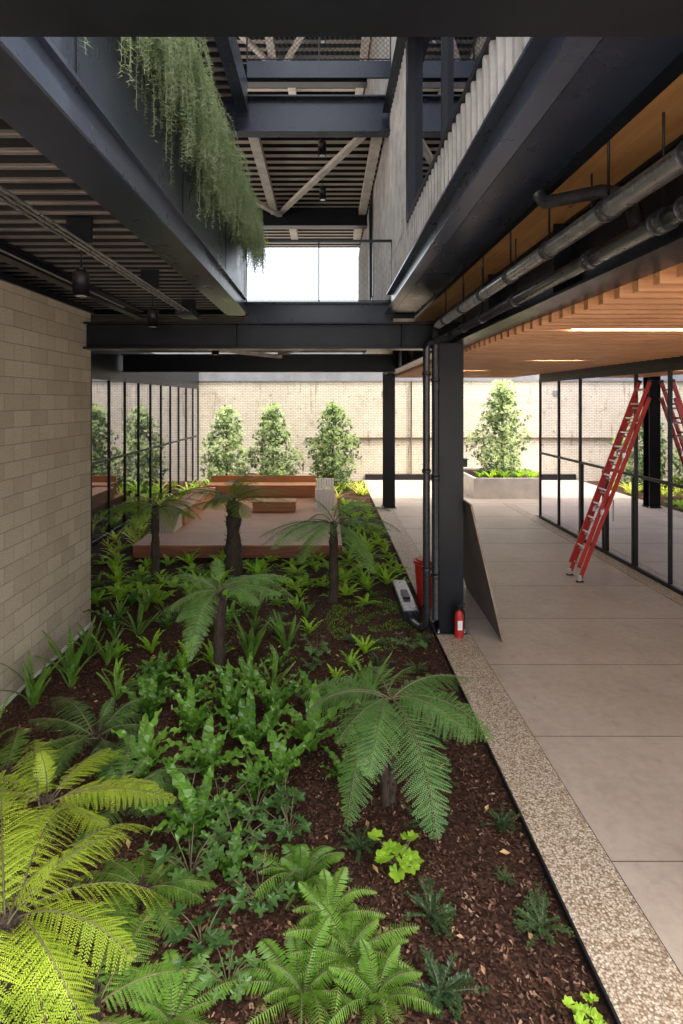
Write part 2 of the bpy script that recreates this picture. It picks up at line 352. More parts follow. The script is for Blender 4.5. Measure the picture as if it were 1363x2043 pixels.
while y<19.9:
    b.box(2.32,6.5,y-0.04,y+0.04,4.42,4.58,SLAT); y+=0.27
for x in (3.2,4.6,6.0): b.box(x-0.02,x+0.02,2.0,19.9,4.582,4.64,BLACK)
b.box(2.30,6.56,2.0,19.9,4.80,4.83,wood('ceiling_backing',(0.05,0.025,0.013),(0.09,0.045,0.022)))
b.obj('slatted_timber_ceiling')
for (k,xa,xb) in ((16,2.85,4.9),(34,4.2,5.2),(48,3.0,4.3)):
    y=2.1+0.27*k
    b=MB(); b.box(xa,xb,y+0.11,y+0.16,4.44,4.50,BLACK); b.box(xa,xb,y+0.112,y+0.158,4.430,4.438,GLOW); b.obj('linear_ceiling_lamp')
def deck(name,x0,x1,y0,y1,z,mat,pitch=0.3,depth=0.085,th=0.14):
    b=MB(); y=y0; w=pitch
    while y<y1-w+1e-6:
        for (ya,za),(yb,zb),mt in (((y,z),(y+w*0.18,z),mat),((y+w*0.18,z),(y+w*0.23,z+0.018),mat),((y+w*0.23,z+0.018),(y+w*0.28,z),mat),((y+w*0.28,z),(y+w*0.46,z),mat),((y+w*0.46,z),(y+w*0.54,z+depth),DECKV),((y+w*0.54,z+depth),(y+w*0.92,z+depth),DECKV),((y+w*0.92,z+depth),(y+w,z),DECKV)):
            b.face([(x0,ya,za),(x1,ya,za),(x1,yb,zb),(x0,yb,zb)],mt)
        y+=w
    b.box(x0,x1,y0,y,z+depth+0.01,z+depth+th,STEEL)
    return b.obj(name)
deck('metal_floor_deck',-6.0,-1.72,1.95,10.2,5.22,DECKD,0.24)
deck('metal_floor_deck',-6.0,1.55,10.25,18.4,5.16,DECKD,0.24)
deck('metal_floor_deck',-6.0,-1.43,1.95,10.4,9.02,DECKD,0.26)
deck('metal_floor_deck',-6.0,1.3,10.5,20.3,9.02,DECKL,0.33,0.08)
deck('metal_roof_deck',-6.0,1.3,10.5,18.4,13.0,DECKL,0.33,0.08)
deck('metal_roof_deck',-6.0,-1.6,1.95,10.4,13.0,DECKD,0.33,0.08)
b=MB()
for x in (-3.3,-4.9): ibeam(b,'Y',1.95,10.1,x,5.06,5.215,0.14)
b.obj('steel_joists')
b=MB(); b.box(-1.44,-1.41,1.95,9.94,5.16,6.66,FASC); b.box(-1.44,-1.38,1.95,9.94,6.66,6.70,STEEL); b.box(-1.72,-1.37,1.95,9.94,5.10,5.13,STEELB); b.box(-1.37,-1.35,1.95,9.94,5.10,5.20,FASC)
b.box(-1.41,-1.37,1.95,9.94,5.37,5.40,FASC)
b.box(-1.72,-1.70,1.95,9.94,5.13,5.34,STEEL); b.box(-2.0,-1.44,1.95,9.94,6.3,6.5,SOIL); b.box(-2.03,-2.0,1.95,9.94,5.3,6.7,STEEL)
y=3.2
while y<9.9:
    b.box(-1.408,-1.402,y-0.006,y+0.006,5.405,6.66,BLACK); y+=2.4
b.obj('planter_fascia')
b=MB(); b.box(-2.9,1.19,10.38,10.41,8.50,9.10,STEELB); b.box(-2.9,1.19,10.25,10.5,8.47,8.50,STEELB); b.box(-2.9,1.19,10.25,10.38,9.10,9.13,STEELB)
b.box(-1.4,1.19,10.1,10.14,9.35,9.65,STEELB); b.obj('upper_cross_beam')
b=MB(); ibeam(b,'X',-5.9,1.19,16.0,8.5,9.0,0.3); b.obj('upper_cross_beam')
b=MB(); ibeam(b,'X',-5.9,1.19,16.0,12.5,13.0,0.3); ibeam(b,'X',-5.9,1.19,10.6,12.5,13.0,0.3); b.obj('roof_cross_beam')
b=MB(); b.box(-1.45,-1.41,1.95,10.25,8.85,9.35,STEELB); b.box(-1.60,-1.40,1.95,10.25,8.82,8.85,STEELB); b.obj('upper_edge_beam')
b=MB(); b.box(1.02,1.19,1.95,10.25,8.8,8.83,STEELB); b.box(1.14,1.19,1.95,10.25,8.83,9.3,STEELB); b.obj('upper_edge_beam')
for z,nm in ((8.9,'plan_bracing'),(12.85,'plan_bracing'),(4.98,'plan_bracing')):
    b=MB(); ya,yb=10.6,15.85
    b.beam((-1.27,yb,z-0.05),(1.0,ya,z-0.05),0.14,0.09,BRACE)
    if z>5:
        b.beam((-1.43,ya,z-0.02),(-1.43,yb,z-0.02),0.20,0.16,BRACE); b.beam((1.02,ya,z-0.02),(1.02,yb,z-0.02),0.20,0.16,BRACE)
        b.beam((-1.27,yb,z-0.12),(-3.9,ya,z-0.12),0.14,0.09,BRACE); b.beam((-1.0,16.2,z),(-1.0,18.3,z),0.22,0.2,BRACE); b.beam((1.0,16.2,z),(1.0,18.3,z),0.22,0.2,BRACE)
    else:
        b.beam((-1.27,yb,z-0.14),(-4.2,ya,z-0.14),0.14,0.09,BRACE)
    b.obj(nm)
b=MB(); b.box(-6,6,1.70,1.93,4.885,5.25,STEEL); b.box(-6,6,1.66,1.97,4.862,4.884,STEEL); b.obj('near_steel_beam')
# ------------------------------------------------------------------ ribbed facade (right of atrium)
b=MB(); X=1.20
def ribs(ya,yb,z0,z1):
    b.box(X+0.02,X+0.12,ya,yb,z0,z1,PANEL); y=ya
    while y+0.14<yb:
        w=0.055
        b.face([(X+0.02,y,z0),(X-0.04,y+0.012,z0),(X-0.04,y+0.012,z1),(X+0.02,y,z1)],PANEL)
        b.face([(X-0.04,y+0.012,z0),(X-0.04,y+w,z0),(X-0.04,y+w,z1),(X-0.04,y+0.012,z1)],PANEL)
        b.face([(X-0.04,y+w,z0),(X+0.02,y+w+0.012,z0),(X+0.02,y+w+0.012,z1),(X-0.04,y+w,z1)],PANEL)
        b.face([(X-0.04,y+0.012,z0),(X-0.04,y+w,z0),(X+0.02,y+w+0.012,z0),(X+0.02,y,z0)],PANEL)
        y+=0.17
ribs(1.95,20.5,5.50,6.14); ribs(8.2,14.0,6.14,8.8); ribs(15.2,20.5,6.14,8.8); ribs(9.0,18.5,9.3,12.9); ribs(1.95,3.6,6.14,8.8); ribs(1.95,9.0,9.3,10.0)
def window(ya,yb,z0,z1,n):
    b.box(X+0.06,X+0.08,ya,yb,z0,z1,DGLASS)
    b.box(X-0.05,X+0.12,ya,yb,z0-0.03,z0+0.03,BLACK); b.box(X-0.05,X+0.12,ya,yb,z1-0.05,z1,BLACK)
    for i in range(n+1):
        y=ya+(yb-ya)*i/n; w=0.10 if i in(0,n) else 0.03
        b.box(X-0.045 if i in (0,n) else X+0.0,X+0.115,y-w,y+w,z0+0.03,z1-0.05,BLACK)
window(3.7,8.1,6.17,8.8,2); window(14.05,15.15,6.17,8.8,1); window(1.95,8.9,10.03,12.9,4)
b.box(X+0.9,X+1.0,1.95,18.5,5.5,12.9,INT); b.box(X+0.12,X+6,1.95,18.5,12.9,13.1,STEEL); b.box(X+0.12,X+0.9,1.95,20.5,8.8,9.3,STEEL)
b.box(X+5.8,X+6,1.95,18.5,5.46,12.9,INT); b.box(X+1.0,X+5.8,18.3,18.5,5.46,12.9,PANEL)
b.box(X,X+0.12,9.0,20.5,8.8,9.29,STEEL)
b.obj('ribbed_facade')
def railing(name,y,xa,xb,z0,z1,sp=0.07,wt=0.004):
    b=MB(); b.box(xa,xb,y-0.02,y+0.02,z1-0.02,z1+0.02,STEEL); b.box(xa,xb,y-0.008,y+0.008,z0+0.03,z0+0.045,STEEL)
    x=xa
    while x<=xb+0.01: b.box(x-0.012,x+0.012,y-0.02,y+0.02,z0,z1,STEEL); x+=(xb-xa)/2
    H=z1-z0
    x=xa-H
    while x<xb:
        for d in (1,-1):
            if d==1: p,q=(x,z0),(x+H,z1)
            else: p,q=(x+H,z0),(x,z1)
            (px,pz),(qx,qz)=p,q
            out=[]
            for (ax,az) in (p,q):
                if ax<xa: t=(xa-px)/(qx-px); ax,az=xa,pz+(qz-pz)*t
                if ax>xb: t=(xb-px)/(qx-px); ax,az=xb,pz+(qz-pz)*t
                out.append((ax,az))
            (ax,az),(bx,bz)=out
            if abs(ax-bx)>0.01: b.beam((ax,y,az),(bx,y,bz),wt,wt,STEEL)
        x+=sp
    b.obj(name)
railing('cable_mesh_railing',10.0,-1.40,1.16,5.33,6.42,0.12,0.0015)
railing('cable_mesh_railing',10.12,-1.40,1.16,9.65,10.75,0.09,0.005)
def pendant(x,y,z,ztop,r=0.08,h=0.26):
    b=MB(); b.tube([(x,y,z),(x,y,z+h)],r,BLACK,18); b.tube([(x,y,z-0.001),(x,y,z-0.004)],r*0.7,ALU,14)
    b.tube([(x,y,z+h),(x,y,z+h+0.05)],r*0.6,BLACK,12); b.tube([(x,y,z+h),(x,y,ztop)],0.009,BLACK,6); b.obj('cylinder_pendant_light')
pendant(-2.6,6.05,4.72,5.22,0.085,0.25); pendant(-2.6,8.55,4.72,5.22,0.085,0.25); pendant(-2.6,13.4,4.70,5.2,0.085,0.25)
pendant(-0.07,11.0,8.35,9.0); pendant(-0.07,13.4,8.35,9.0); pendant(-0.07,13.6,12.2,13.0)
b=MB()
for i,x in enumerate((-2.10,-2.17,-2.24)): b.tube([(x,1.95,4.98+0.01*i),(x,9.6,4.98+0.01*i)],0.012,GALV,8)
b.tube([(-3.05,1.95,5.02),(-3.05,8.6,5.02)],0.010,GALV,8)
b.box(-2.3,-2.05,8.7,9.2,4.93,5.02,BLACK)
for y in (3,5,7,9): b.box(-2.28,-2.06,y,y+0.03,5.0,5.22,STEEL)
b.obj('electrical_conduits')
b=MB()
for x in (-1.9,-2.0,-2.1): b.tube([(x,1.95,8.85),(x,10.2,8.85)],0.014,STEEL,6)
b.obj('upper_conduits')
b=MB()
pa=[(1.69,1.98,4.75),(1.69,8.55,4.75)]
b.tube(pa,0.06,GALV,18)
b.tube([(1.69,8.5,4.75),(1.69,8.66,4.73),(1.69,8.74,4.66),(1.69,8.76,4.5),(1.69,8.76,0.25)],0.058,PIPE,16)
b.tube([(1.87,1.98,4.60),(1.87,8.3,4.60)],0.055,PIPE,18)
b.tube([(1.87,8.25,4.60),(1.84,8.45,4.58),(1.60,8.72,4.50),(1.55,8.76,4.4),(1.55,8.76,0.3),(1.54,8.76,0.16),(1.46,8.8,0.1),(1.40,9.0,0.09),(1.40,9.3,0.09)],0.055,PIPE,16)
for y in (2.6,3.4,4.3,5.2,6.1,7.0,8.0):
    b.tube([(1.69,y-0.04,4.75),(1.69,y+0.04,4.75)],0.072,PIPE,16); b.tube([(1.69,y,4.8),(1.69,y,5.2)],0.008,BLACK,6)
for y in (2.9,3.15,4.0,5.6,6.8,7.7):
    b.tube([(1.87,y-0.05,4.60),(1.87,y+0.05,4.60)],0.068,PIPE,16); b.tube([(1.87,y,4.65),(1.87,y,5.2)],0.007,BLACK,6)
for z in (0.9,2.4,3.9):
    b.tube([(1.69,8.76,z),(1.69,8.76,z+0.06)],0.07,PIPE,14); b.tube([(1.55,8.76,z+0.1),(1.55,8.76,z+0.16)],0.068,PIPE,14); b.box(1.5,1.76,8.80,8.82,z+0.02,z+0.06,GALV)
b.tube([(1.50,4.0,5.05),(1.52,3.95,4.98),(1.75,3.6,4.93),(1.85,3.45,4.85),(1.87,3.40,4.62)],0.045,PIPE,12)
b.obj('drain_pipes')
b=MB(); b.box(1.27,1.53,9.3,10.9,0.0,0.17,PIPE); b.box(1.285,1.515,9.32,10.88,0.17,0.185,GALV); b.box(1.34,1.46,9.8,10.2,0.185,0.23,BLACK); b.obj('downspout_box',0.01)
b=MB(); x,y=2.02,8.62
b.tube([(x,y,0.025),(x,y,0.06),(x,y,0.36),(x,y,0.41),(x,y,0.44)],[0.06,0.066,0.066,0.05,0.022],RED,20)
b.tube([(x,y,0.44),(x,y,0.50)],0.018,BLACK,10); b.beam((x-0.02,y,0.50),(x+0.09,y,0.53),0.02,0.012,BLACK); b.beam((x-0.02,y,0.48),(x+0.08,y,0.475),0.02,0.012,BLACK)
b.tube([(x+0.02,y,0.47),(x+0.08,y,0.42),(x+0.085,y,0.3),(x+0.075,y,0.15)],0.010,BLACK,8); b.box(x-0.035,x+0.035,y-0.069,y-0.062,0.16,0.30,WHITE)
b.obj('fire_extinguisher')
b=MB(); x,y=1.80,10.0
b.tube([(x,y,0.02),(x,y,0.06),(x,y,0.78)],[0.17,0.19,0.24],RED,24,False); b.tube([(x,y,0.76),(x,y,0.81)],0.26,RED,24); b.tube([(x,y,0.81),(x,y,0.84)],[0.25,0.2],RED,24); b.obj('red_waste_bin')
b=MB(); p=[(2.62,8.46,0.03),(2.70,10.95,0.03),(2.17,10.95,2.02),(2.15,8.46,2.06)]; q=[(a+0.03,bb,c) for a,bb,c in p]
P=[Vector(a) for a in p]; Q=[Vector(a) for a in q]
b.face(P,PLY); b.face(Q[::-1],PLY)
for i in range(4): b.face([P[i],P[(i+1)%4],Q[(i+1)%4],Q[i]],PLYE)
b.obj('leaning_plywood_sheet')
# ladder
b=MB()
B0=Vector((5.02,11.5,0.03)); T0=Vector((6.45,11.38,3.95)); ax=(T0-B0).normalized(); wd=Vector((0,1,0)); nn=ax.cross(wd).normalized()
if nn.x>0: nn=-nn
def rail(off,p0,p1,w=0.075):
    b.beam(B0+ax*p0+off,B0+ax*p1+off,0.03,w,RED,up=nn)
Lt=(T0-B0).length
for s in (-1,1):
    rail(wd*s*0.23,0.08,Lt*0.93); rail(wd*s*0.19+nn*0.085,0.25,Lt)
t=0.3
while t<Lt-0.1:
    if t<Lt*0.92: b.beam(B0+ax*t-wd*0.22,B0+ax*t+wd*0.22,0.035,0.035,ALU,up=nn)
    if t>0.3: b.beam(B0+ax*(t+0.06)+nn*0.085-wd*0.18,B0+ax*(t+0.06)+nn*0.085+wd*0.18,0.035,0.035,ALU,up=nn)
    t+=0.305
for s in (-1,1):
    b.box(B0.x-0.06,B0.x+0.08,B0.y+s*0.23-0.03,B0.y+s*0.23+0.03,0.02,0.045,BLACK); b.box(B0.x-0.02,B0.x+0.04,B0.y+s*0.23-0.02,B0.y+s*0.23+0.02,0.045,0.16,ALU)
    for t in (1.4,2.6): b.beam(B0+ax*t+wd*s*0.215+nn*0.03,B0+ax*(t+0.1)+wd*s*0.215+nn*0.06,0.05,0.1,ALU,up=nn)
    b.beam(T0+nn*0.085+wd*s*0.19,T0+nn*0.085+wd*s*0.19+ax*0.05,0.045,0.085,BLACK,up=nn)
b.obj('extension_ladder',0.003)
# ------------------------------------------------------------------ timber deck and benches
b=MB(); X0,X1,Y0,Y1=-4.42,0.38,13.05,20.4
b.box(X0+0.03,X1-0.03,Y0+0.03,Y1,0,0.26,DECKF)
y=Y0
while y<Y1: b.box(X0,X1,y+0.004,min(y+0.136,Y1),0.265,0.30,DECKW); y+=0.143
for z in (0.03,0.145): b.box(X0,X1,Y0-0.002,Y0+0.028,z,z+0.108,DECKF)
def bench(x0,x1,y0,y1,z0,z1,slats='X'):
    b.box(x0+0.04,x1-0.04,y0+0.04,y1-0.04,z0,z1-0.045,DECKWY)
    n=int((y1-y0)/0.1) if slats=='X' else int((x1-x0)/0.1)
    for i in range(n):
        if slats=='X': a=y0+(y1-y0)*i/n; b.box(x0,x1,a+0.004,a+(y1-y0)/n-0.004,z1-0.04,z1,DECKWY)
        else: a=x0+(x1-x0)*i/n; b.box(a+0.004,a+(x1-x0)/n-0.004,y0,y1,z1-0.04,z1,DECKWY)
    k=int((z1-z0)/0.1)
    for i in range(k):
        z=z0+0.01+(z1-0.05-z0)*i/k; b.box(x0+0.01,x1-0.01,y0+0.01,y1-0.01,z,z+(z1-0.05-z0)/k-0.012,DECKWY)
bench(-4.1,-0.35,19.5,20.3,0.30,0.72); bench(-4.40,-3.75,15.2,19.4,0.30,0.68,'Y'); bench(-2.2,-0.9,17.0,17.6,0.30,0.60)
b.box(-4.1,-0.35,20.305,20.38,0.3,0.95,DECKWY)
def wedge(x0,x1,y0,y1,z0,z1,n=7):
    w=(x1-x0)/n
    for i in range(n):
        xa=x0+i*w+0.006; xb=x0+(i+1)*w-0.006
        p=[(xa,y0,z0),(xa,y1,z0),(xa,y1,z1),(xa,y1-0.12,z1)]; q=[(xb,a[1],a[2]) for a in p]
        b.face(p,PALEW); b.face(q[::-1],PALEW)
        for j in range(4): b.face([p[j],p[(j+1)%4],q[(j+1)%4],q[j]],PALEW)
wedge(-0.32,0.28,18.4,19.4,0.30,0.98); wedge(-0.32,0.28,16.9,17.9,0.30,0.85); wedge(-4.38,-3.8,14.2,15.1,0.3,0.8)
b.obj('timber_deck_with_benches')
b=MB(); b.box(5.45,8.6,20.9,21.0,0,0.78,PLANTERC); b.box(5.45,5.55,21.0,24.3,0,0.78,PLANTERC); b.box(8.5,8.6,21.0,24.3,0,0.78,PLANTERC); b.box(5.45,8.6,24.3,24.4,0,0.78,PLANTERC); b.box(5.55,8.5,21.0,24.3,0.4,0.70,SOIL); b.obj('concrete_planter',0.01)
b=MB(); b.box(5.3,6.3,25.3,25.9,0,1.0,BLACK); b.box(5.25,6.35,25.28,25.9,1.0,1.04,STEEL); b.obj('utility_cabinet')
# ------------------------------------------------------------------ plants
def curve(az,L,e0,e1,n,p=1.0,side=0.0):
    pts=[Vector((0,0,0))]; ts=[]
    for i in range(n):
        t=(i+0.5)/n; e=e0+(e1-e0)*(t**p); a=az+side*t
        T=Vector((math.cos(a)*math.cos(e),math.sin(a)*math.cos(e),math.sin(e))); ts.append(T); pts.append(pts[-1]+T*L/n)
    ts.append(ts[-1]); return pts,ts,Vector((-math.sin(az+side*.5),math.cos(az+side*.5),0))
def bifrond(b,org,az,L,e0,e1,W,mat,npin=22,npl=10,start=0.14,p=1.0,full=0.60):
    n=npin; pts,ts,S=curve(az,L,e0,e1,n,p,U(-0.4,0.4)); org=Vector(org); tw=U(-0.35,0.35); gap=L/n
    b.tube([org+q for q in pts[::2]],[0.008*(1-0.8*i/len(pts[::2])) for i in range(len(pts[::2]))],STALK,4,False)
    for i in range(int(n*start),n):
        t=i/n; T=ts[i]; Up=S.cross(T)
        if Up.z<0: Up=-Up
        tt=(t-start)/(1-start)
        pl=W*(math.sin(math.pi*min(1,(tt*0.90+0.10))**0.8)**0.7)*U(0.85,1.06)
        if pl<0.015: continue
        for sd in (-1,1):
            D=(S*sd*0.92+T*(0.30+0.25*tt+U(-.08,.08))+Up*(-0.16+tw*sd+U(-.09,.09))).normalized()
            P0=org+pts[i]; m=max(4,int(npl*pl/W+2)); step=pl/m; C=D.cross(Up).normalized(); dr=U(0.12,0.4)
            b.face([P0-C*0.003,P0+C*0.003,P0+D*pl-Up*dr*pl],mat)
            for j in range(m):
                u=(j+0.3)/m; pos=P0+D*pl*u-Up*dr*pl*u*u
                ll=gap*full*(1-u)**0.55*min(1,0.6+tt)+0.004
                for s2 in (-1,1):
                    dd=(C*s2+D*0.35-Up*U(0.0,0.3)).normalized(); wv=D*step*0.42
                    b.face([pos-wv*0.9,pos+dd*ll*0.55-wv,pos+dd*ll,pos+dd*ll*0.5+wv],mat)
def pinnate(b,org,az,L,e0,e1,W,mat,n=20,start=0.08,p=1.0,wide=0.85):
    pts,ts,S=curve(az,L,e0,e1,n,p,U(-.4,.4)); org=Vector(org); st=L/n
    b.tube([org+q for q in pts[::2]],0.0035,STALK,3,False)
    for i in range(int(n*start),n):
        t=i/n; T=ts[i]; Up=S.cross(T); Up=Up if Up.z>0 else -Up
        pl=W*(math.sin(math.pi*(t*0.9+0.1))**0.6)*U(0.88,1.1)
        for sd in (-1,1):
            D=(S*sd+T*(0.35+U(-.1,.1))-Up*U(0.0,0.3)).normalized(); P=org+pts[i]; wv=T*st*0.5*wide
            b.face([P-wv,P+D*pl*0.5-wv*0.9-Up*0.01,P+D*pl-Up*0.12*pl,P+D*pl*0.55+wv*1.0,P+wv],mat)
def strap(b,org,az,L,e0,e1,W,mat,n=16,ruf=0.25,p=1.3):
    pts,ts,S=curve(az,L,e0,e1,n,p,U(-.4,.4)); org=Vector(org); ph=U(0,6); rows=[]
    for i in range(n+1):
        t=i/n; T=ts[i]; Up=S.cross(T); Up=Up if Up.z>0 else -Up
        w=W*(0.25+0.75*math.sin(math.pi*min(1,t*0.82+0.12)))*(1 if t<0.93 else 0.45)*(1+0.12*math.sin(i*2.4+ph))
        c=org+pts[i]; rz=math.sin(i*1.7+ph)*ruf*W; rz2=math.sin(i*1.9+ph+2)*ruf*W
        rows.append([c-S*w+Up*(0.25*w+rz),c,c+S*w+Up*(0.25*w+rz2)])
    base=len(b.v); k=b.m(mat)
    for r in rows: b.v.extend([tuple(q) for q in r])
    for i in range(n):
        for j in range(2):
            a=base+i*3+j; b.f.append((a,a+1,a+4,a+3)); b.mi.append(k); b.sm.append(False)
rad=math.radians
def treefern_mesh(nf,L,W,trunk,tr,mat,e0=(20,50),e1=(-50,-25),npin=24,npl=11,multi=1,full=0.6,up=2):
    b=MB()
    for k in range(multi):
        an=2*math.pi*k/multi+0.4
        off=Vector((0.03*math.cos(an),0.03*math.sin(an),0))*(1 if multi>1 else 0); top=Vector((0.14*math.cos(an),0.10*math.sin(an),trunk*U(0.85,1.0))) if multi>1 else Vector((0,0,trunk))
        if trunk>0.05:
            N=12; pts=[off.lerp(top,(i/N)) + Vector(((top-off).x*((i/N)**2-i/N)*0.8,(top-off).y*((i/N)**2-i/N)*0.8,0))+Vector((U(-.01,.01),U(-.01,.01),-0.03 if i==0 else 0)) for i in range(N+1)]
            b.tube(pts,[tr*(1.25-0.35*i/N)*U(0.78,1.22) for i in range(N+1)],TRUNK,11)
            for i in range(80):
                h=U(0.03,1); a=U(0,6.28); q=pts[min(N,int(h*N))]; d=Vector((math.cos(a),math.sin(a),0))
                b.tube([q+d*tr*0.7,q+d*tr*1.35+Vector((0,0,U(0.04,0.12)))],[0.010,0.003],TRUNK,4,False)
    for i in range(nf):
        az=2*math.pi*i/nf+U(-0.3,0.3); l=L*U(0.62,1.15)
        bifrond(b,(U(-0.05,0.05),U(-0.05,0.05),trunk-0.04),az,l,rad(U(*e0)),rad(U(*e1)),W*U(0.8,1.1),mat,npin,npl,0.16,0.8,full)
    for i in range(up):
        bifrond(b,(0,0,trunk),U(0,6.28),L*0.4,rad(75),rad(25),W*0.5,mat,16,6,0.3)
    return b.mesh('tree_fern')
GZ=lambda x,y:(x,y,hh(x,y))
inst('tree_fern',treefern_mesh(14,1.15,0.25,0.98,0.034,L_TREEFERN,(5,40),(-72,-20),24,16,4,0.60,1),GZ(0.56,5.14),0.5)
inst('tree_fern',treefern_mesh(13,1.12,0.24,1.14,0.055,L_TREEFERN,(5,45),(-58,-15),24,12,2,0.65,1),GZ(-1.40,7.5),1.2)
inst('tree_fern',treefern_mesh(16,1.50,0.29,1.48,0.075,L_TREEFERN,(12,38),(-50,-16),26,11,1,0.75),GZ(0.14,10.3),0.2)
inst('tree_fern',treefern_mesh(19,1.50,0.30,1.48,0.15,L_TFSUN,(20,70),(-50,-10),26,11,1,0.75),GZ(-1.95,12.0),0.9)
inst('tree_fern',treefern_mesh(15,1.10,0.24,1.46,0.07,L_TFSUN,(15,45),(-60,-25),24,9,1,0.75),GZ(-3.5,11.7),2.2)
yf=treefern_mesh(15,1.22,0.27,0.40,0.07,L_YELLOW,(18,48),(-55,-12),20,17,1,0.5,1)
inst('tree_fern',yf,GZ(-1.95,3.50),0.35)
inst('tree_fern',treefern_mesh(11,0.98,0.20,0.35,0.05,L_YELLOW,(15,45),(-42,-8),22,12),GZ(-2.3,4.7),0.3)
g2=treefern_mesh(9,0.75,0.16,0.15,0.05,L_SWORD,(20,50),(-35,-10),22,12)
g3=treefern_mesh(8,0.85,0.18,0.20,0.05,L_TREEFERN,(20,50),(-35,-10),22,12)
inst('ground_fern',g2,GZ(-1.35,3.25),1.0); inst('ground_fern',g3,GZ(-2.35,5.9),2.1); inst('ground_fern',g2,GZ(-3.0,5.3),0.2); inst('ground_fern',g3,GZ(-1.75,5.0),1.4,0.9); inst('ground_fern',g2,GZ(-1.3,4.1),2.4,0.7)
def swordmesh(nf,L,W,mat,e0=(35,80),e1=(-35,5),n=22,wide=0.85):
    b=MB()
    for i in range(nf): pinnate(b,(U(-.02,.02),U(-.02,.02),0),2*math.pi*i/nf+U(-.3,.3),L*U(0.6,1.12),rad(U(*e0)),rad(U(*e1)),W*U(0.85,1.1),mat,n,0.1,1.0,wide)
    return b.mesh('sword_fern')
def nestmesh(nf,L,W,mat,e0=(50,85),e1=(0,45),ruf=0.35):
    b=MB()
    for i in range(nf): strap(b,(U(-.03,.03),U(-.03,.03),0),2*math.pi*i/nf+U(-.3,.3),L*U(0.55,1.2),rad(U(*e0)),rad(U(*e1)),W*U(0.8,1.15),mat,18,ruf)
    return b.mesh('birds_nest_fern')
sword=[swordmesh(16,0.50,0.085,L_SWORD,(30,80),(-45,0),n=30,wide=0.6) for _ in range(3)]
swordB=[swordmesh(11,0.45,0.075,L_BRIGHT) for _ in range(2)]
swordT=[swordmesh(9,0.62,0.05,L_SWORD,(60,85),(10,60),26) for _ in range(2)]
nest=[nestmesh(15,0.55,0.046,L_NEST,(50,85),(-20,40),0.4) for _ in range(4)]
nestB=[nestmesh(13,0.42,0.033,L_BRIGHT,(40,80),(-10,35),0.25) for _ in range(2)]
nestG=[nestmesh(15,0.42,0.022,L_GOLD,(40,80),(-20,35),0.1) for _ in range(1)]
def shrubmesh(ns,L,mat,ls=0.018):
    b=MB()
    for i in range(ns):
        az=U(0,6.28); pts,ts,S=curve(az,L*U(0.5,1.1),rad(U(20,85)),rad(U(-20,20)),14)
        b.tube(pts[::3],0.003,STALK,3,False)
        for j in range(2,15):
            for s in (-1,1):
                for k in range(2):
                    P=pts[j]; d=(S*s*U(0.5,1)+ts[min(j,13)]*U(0.1,0.8)+Vector((0,0,U(-.3,.5)))).normalized(); l=ls*U(0.7,1.4)
                    c=d.cross(Vector((U(-.3,.3),U(-.3,.3),1))).normalized()*l*0.5
                    b.face([P,P+d*l-c,P+d*l*1.9,P+d*l+c],mat)
    return b.mesh('leafy_shrub')
shrub=[shrubmesh(26,0.26,L_DARK,0.011) for _ in range(3)]
def lobed(nf,L,mat,size=0.09,lb=5,la=0.22):
    b=MB()
    for i in range(nf):
        az=2*math.pi*i/nf+U(-.4,.4); l=L*U(0.4,1.1); pts,ts,S=curve(az,l,rad(U(50,85)),rad(U(10,40)),6)
        b.tube(pts,0.004,STALK,4,False); c=pts[-1]; f=Vector((math.cos(az),math.sin(az),U(-0.6,0.1))).normalized(); up=S.cross(f); up=up if up.z>0 else -up
        s=size*U(0.6,1.3); N=26; ring=[]
        for k in range(N):
            a=-2.8+5.6*k/(N-1); r=s*(0.80+la*math.cos(a*lb)+0.04*math.cos(k*math.pi))*(1.15-0.12*abs(a)); ring.append(c+f*r*math.cos(a)+S*r*math.sin(a)+up*(0.28*r*abs(math.sin(a))+0.05*r*math.cos(a*lb)+U(-.004,.004)))
        for k in range(N-1): b.face([c,ring[k],ring[k+1]],mat)
    return b.mesh('lobed_leaf_plant')
lob=[lobed(20,0.32,L_LOB,0.058,5,0.28) for _ in range(3)]; lobB=lobed(13,0.28,L_BRIGHT,0.085,7,0.10)
def put(kind,name,x,y,s=1.0):
    me=random.choice(kind) if isinstance(kind,list) else kind
    inst(name,me,GZ(x,y),U(0,6.28),s*U(0.8,1.18),U(-0.13,0.13))
for x,y,s in ((-0.17,4.25,1.05),(0.15,3.72,1.05),(-0.15,3.45,.95),(0.30,3.42,.95),(-0.9,3.3,0.9),(0.02,3.95,0.75)): put(sword,'sword_fern',x,y,s)
for x,y,s in ((1.48,3.9,1),(1.5,4.86,.9),(1.09,5.4,.9),(.73,3.97,1),(.86,4.86,.8),(.28,4.6,.9),(.69,3.45,1.1),(1.2,6.1,.8),(1.35,4.3,.4),(0.6,6.2,.9),(1.0,6.7,.8)): put(shrub,'leafy_shrub',x,y,s)
put(lobB,'lobed_leaf_plant',0.57,4.38,0.8); put(lobB,'lobed_leaf_plant',1.52,3.3,0.55)
for x,y,s in ((-.72,4.54,1),(-1.02,4.3,1.1),(-.46,4.05,.9),(-.82,3.75,.9),(-.62,4.95,1),(-.3,4.75,.9),(-1.2,4.9,1.1),(-.6,3.5,.7),(-0.35,5.1,.9),(-.9,4.9,1)): put(lob,'lobed_leaf_plant',x,y,s)
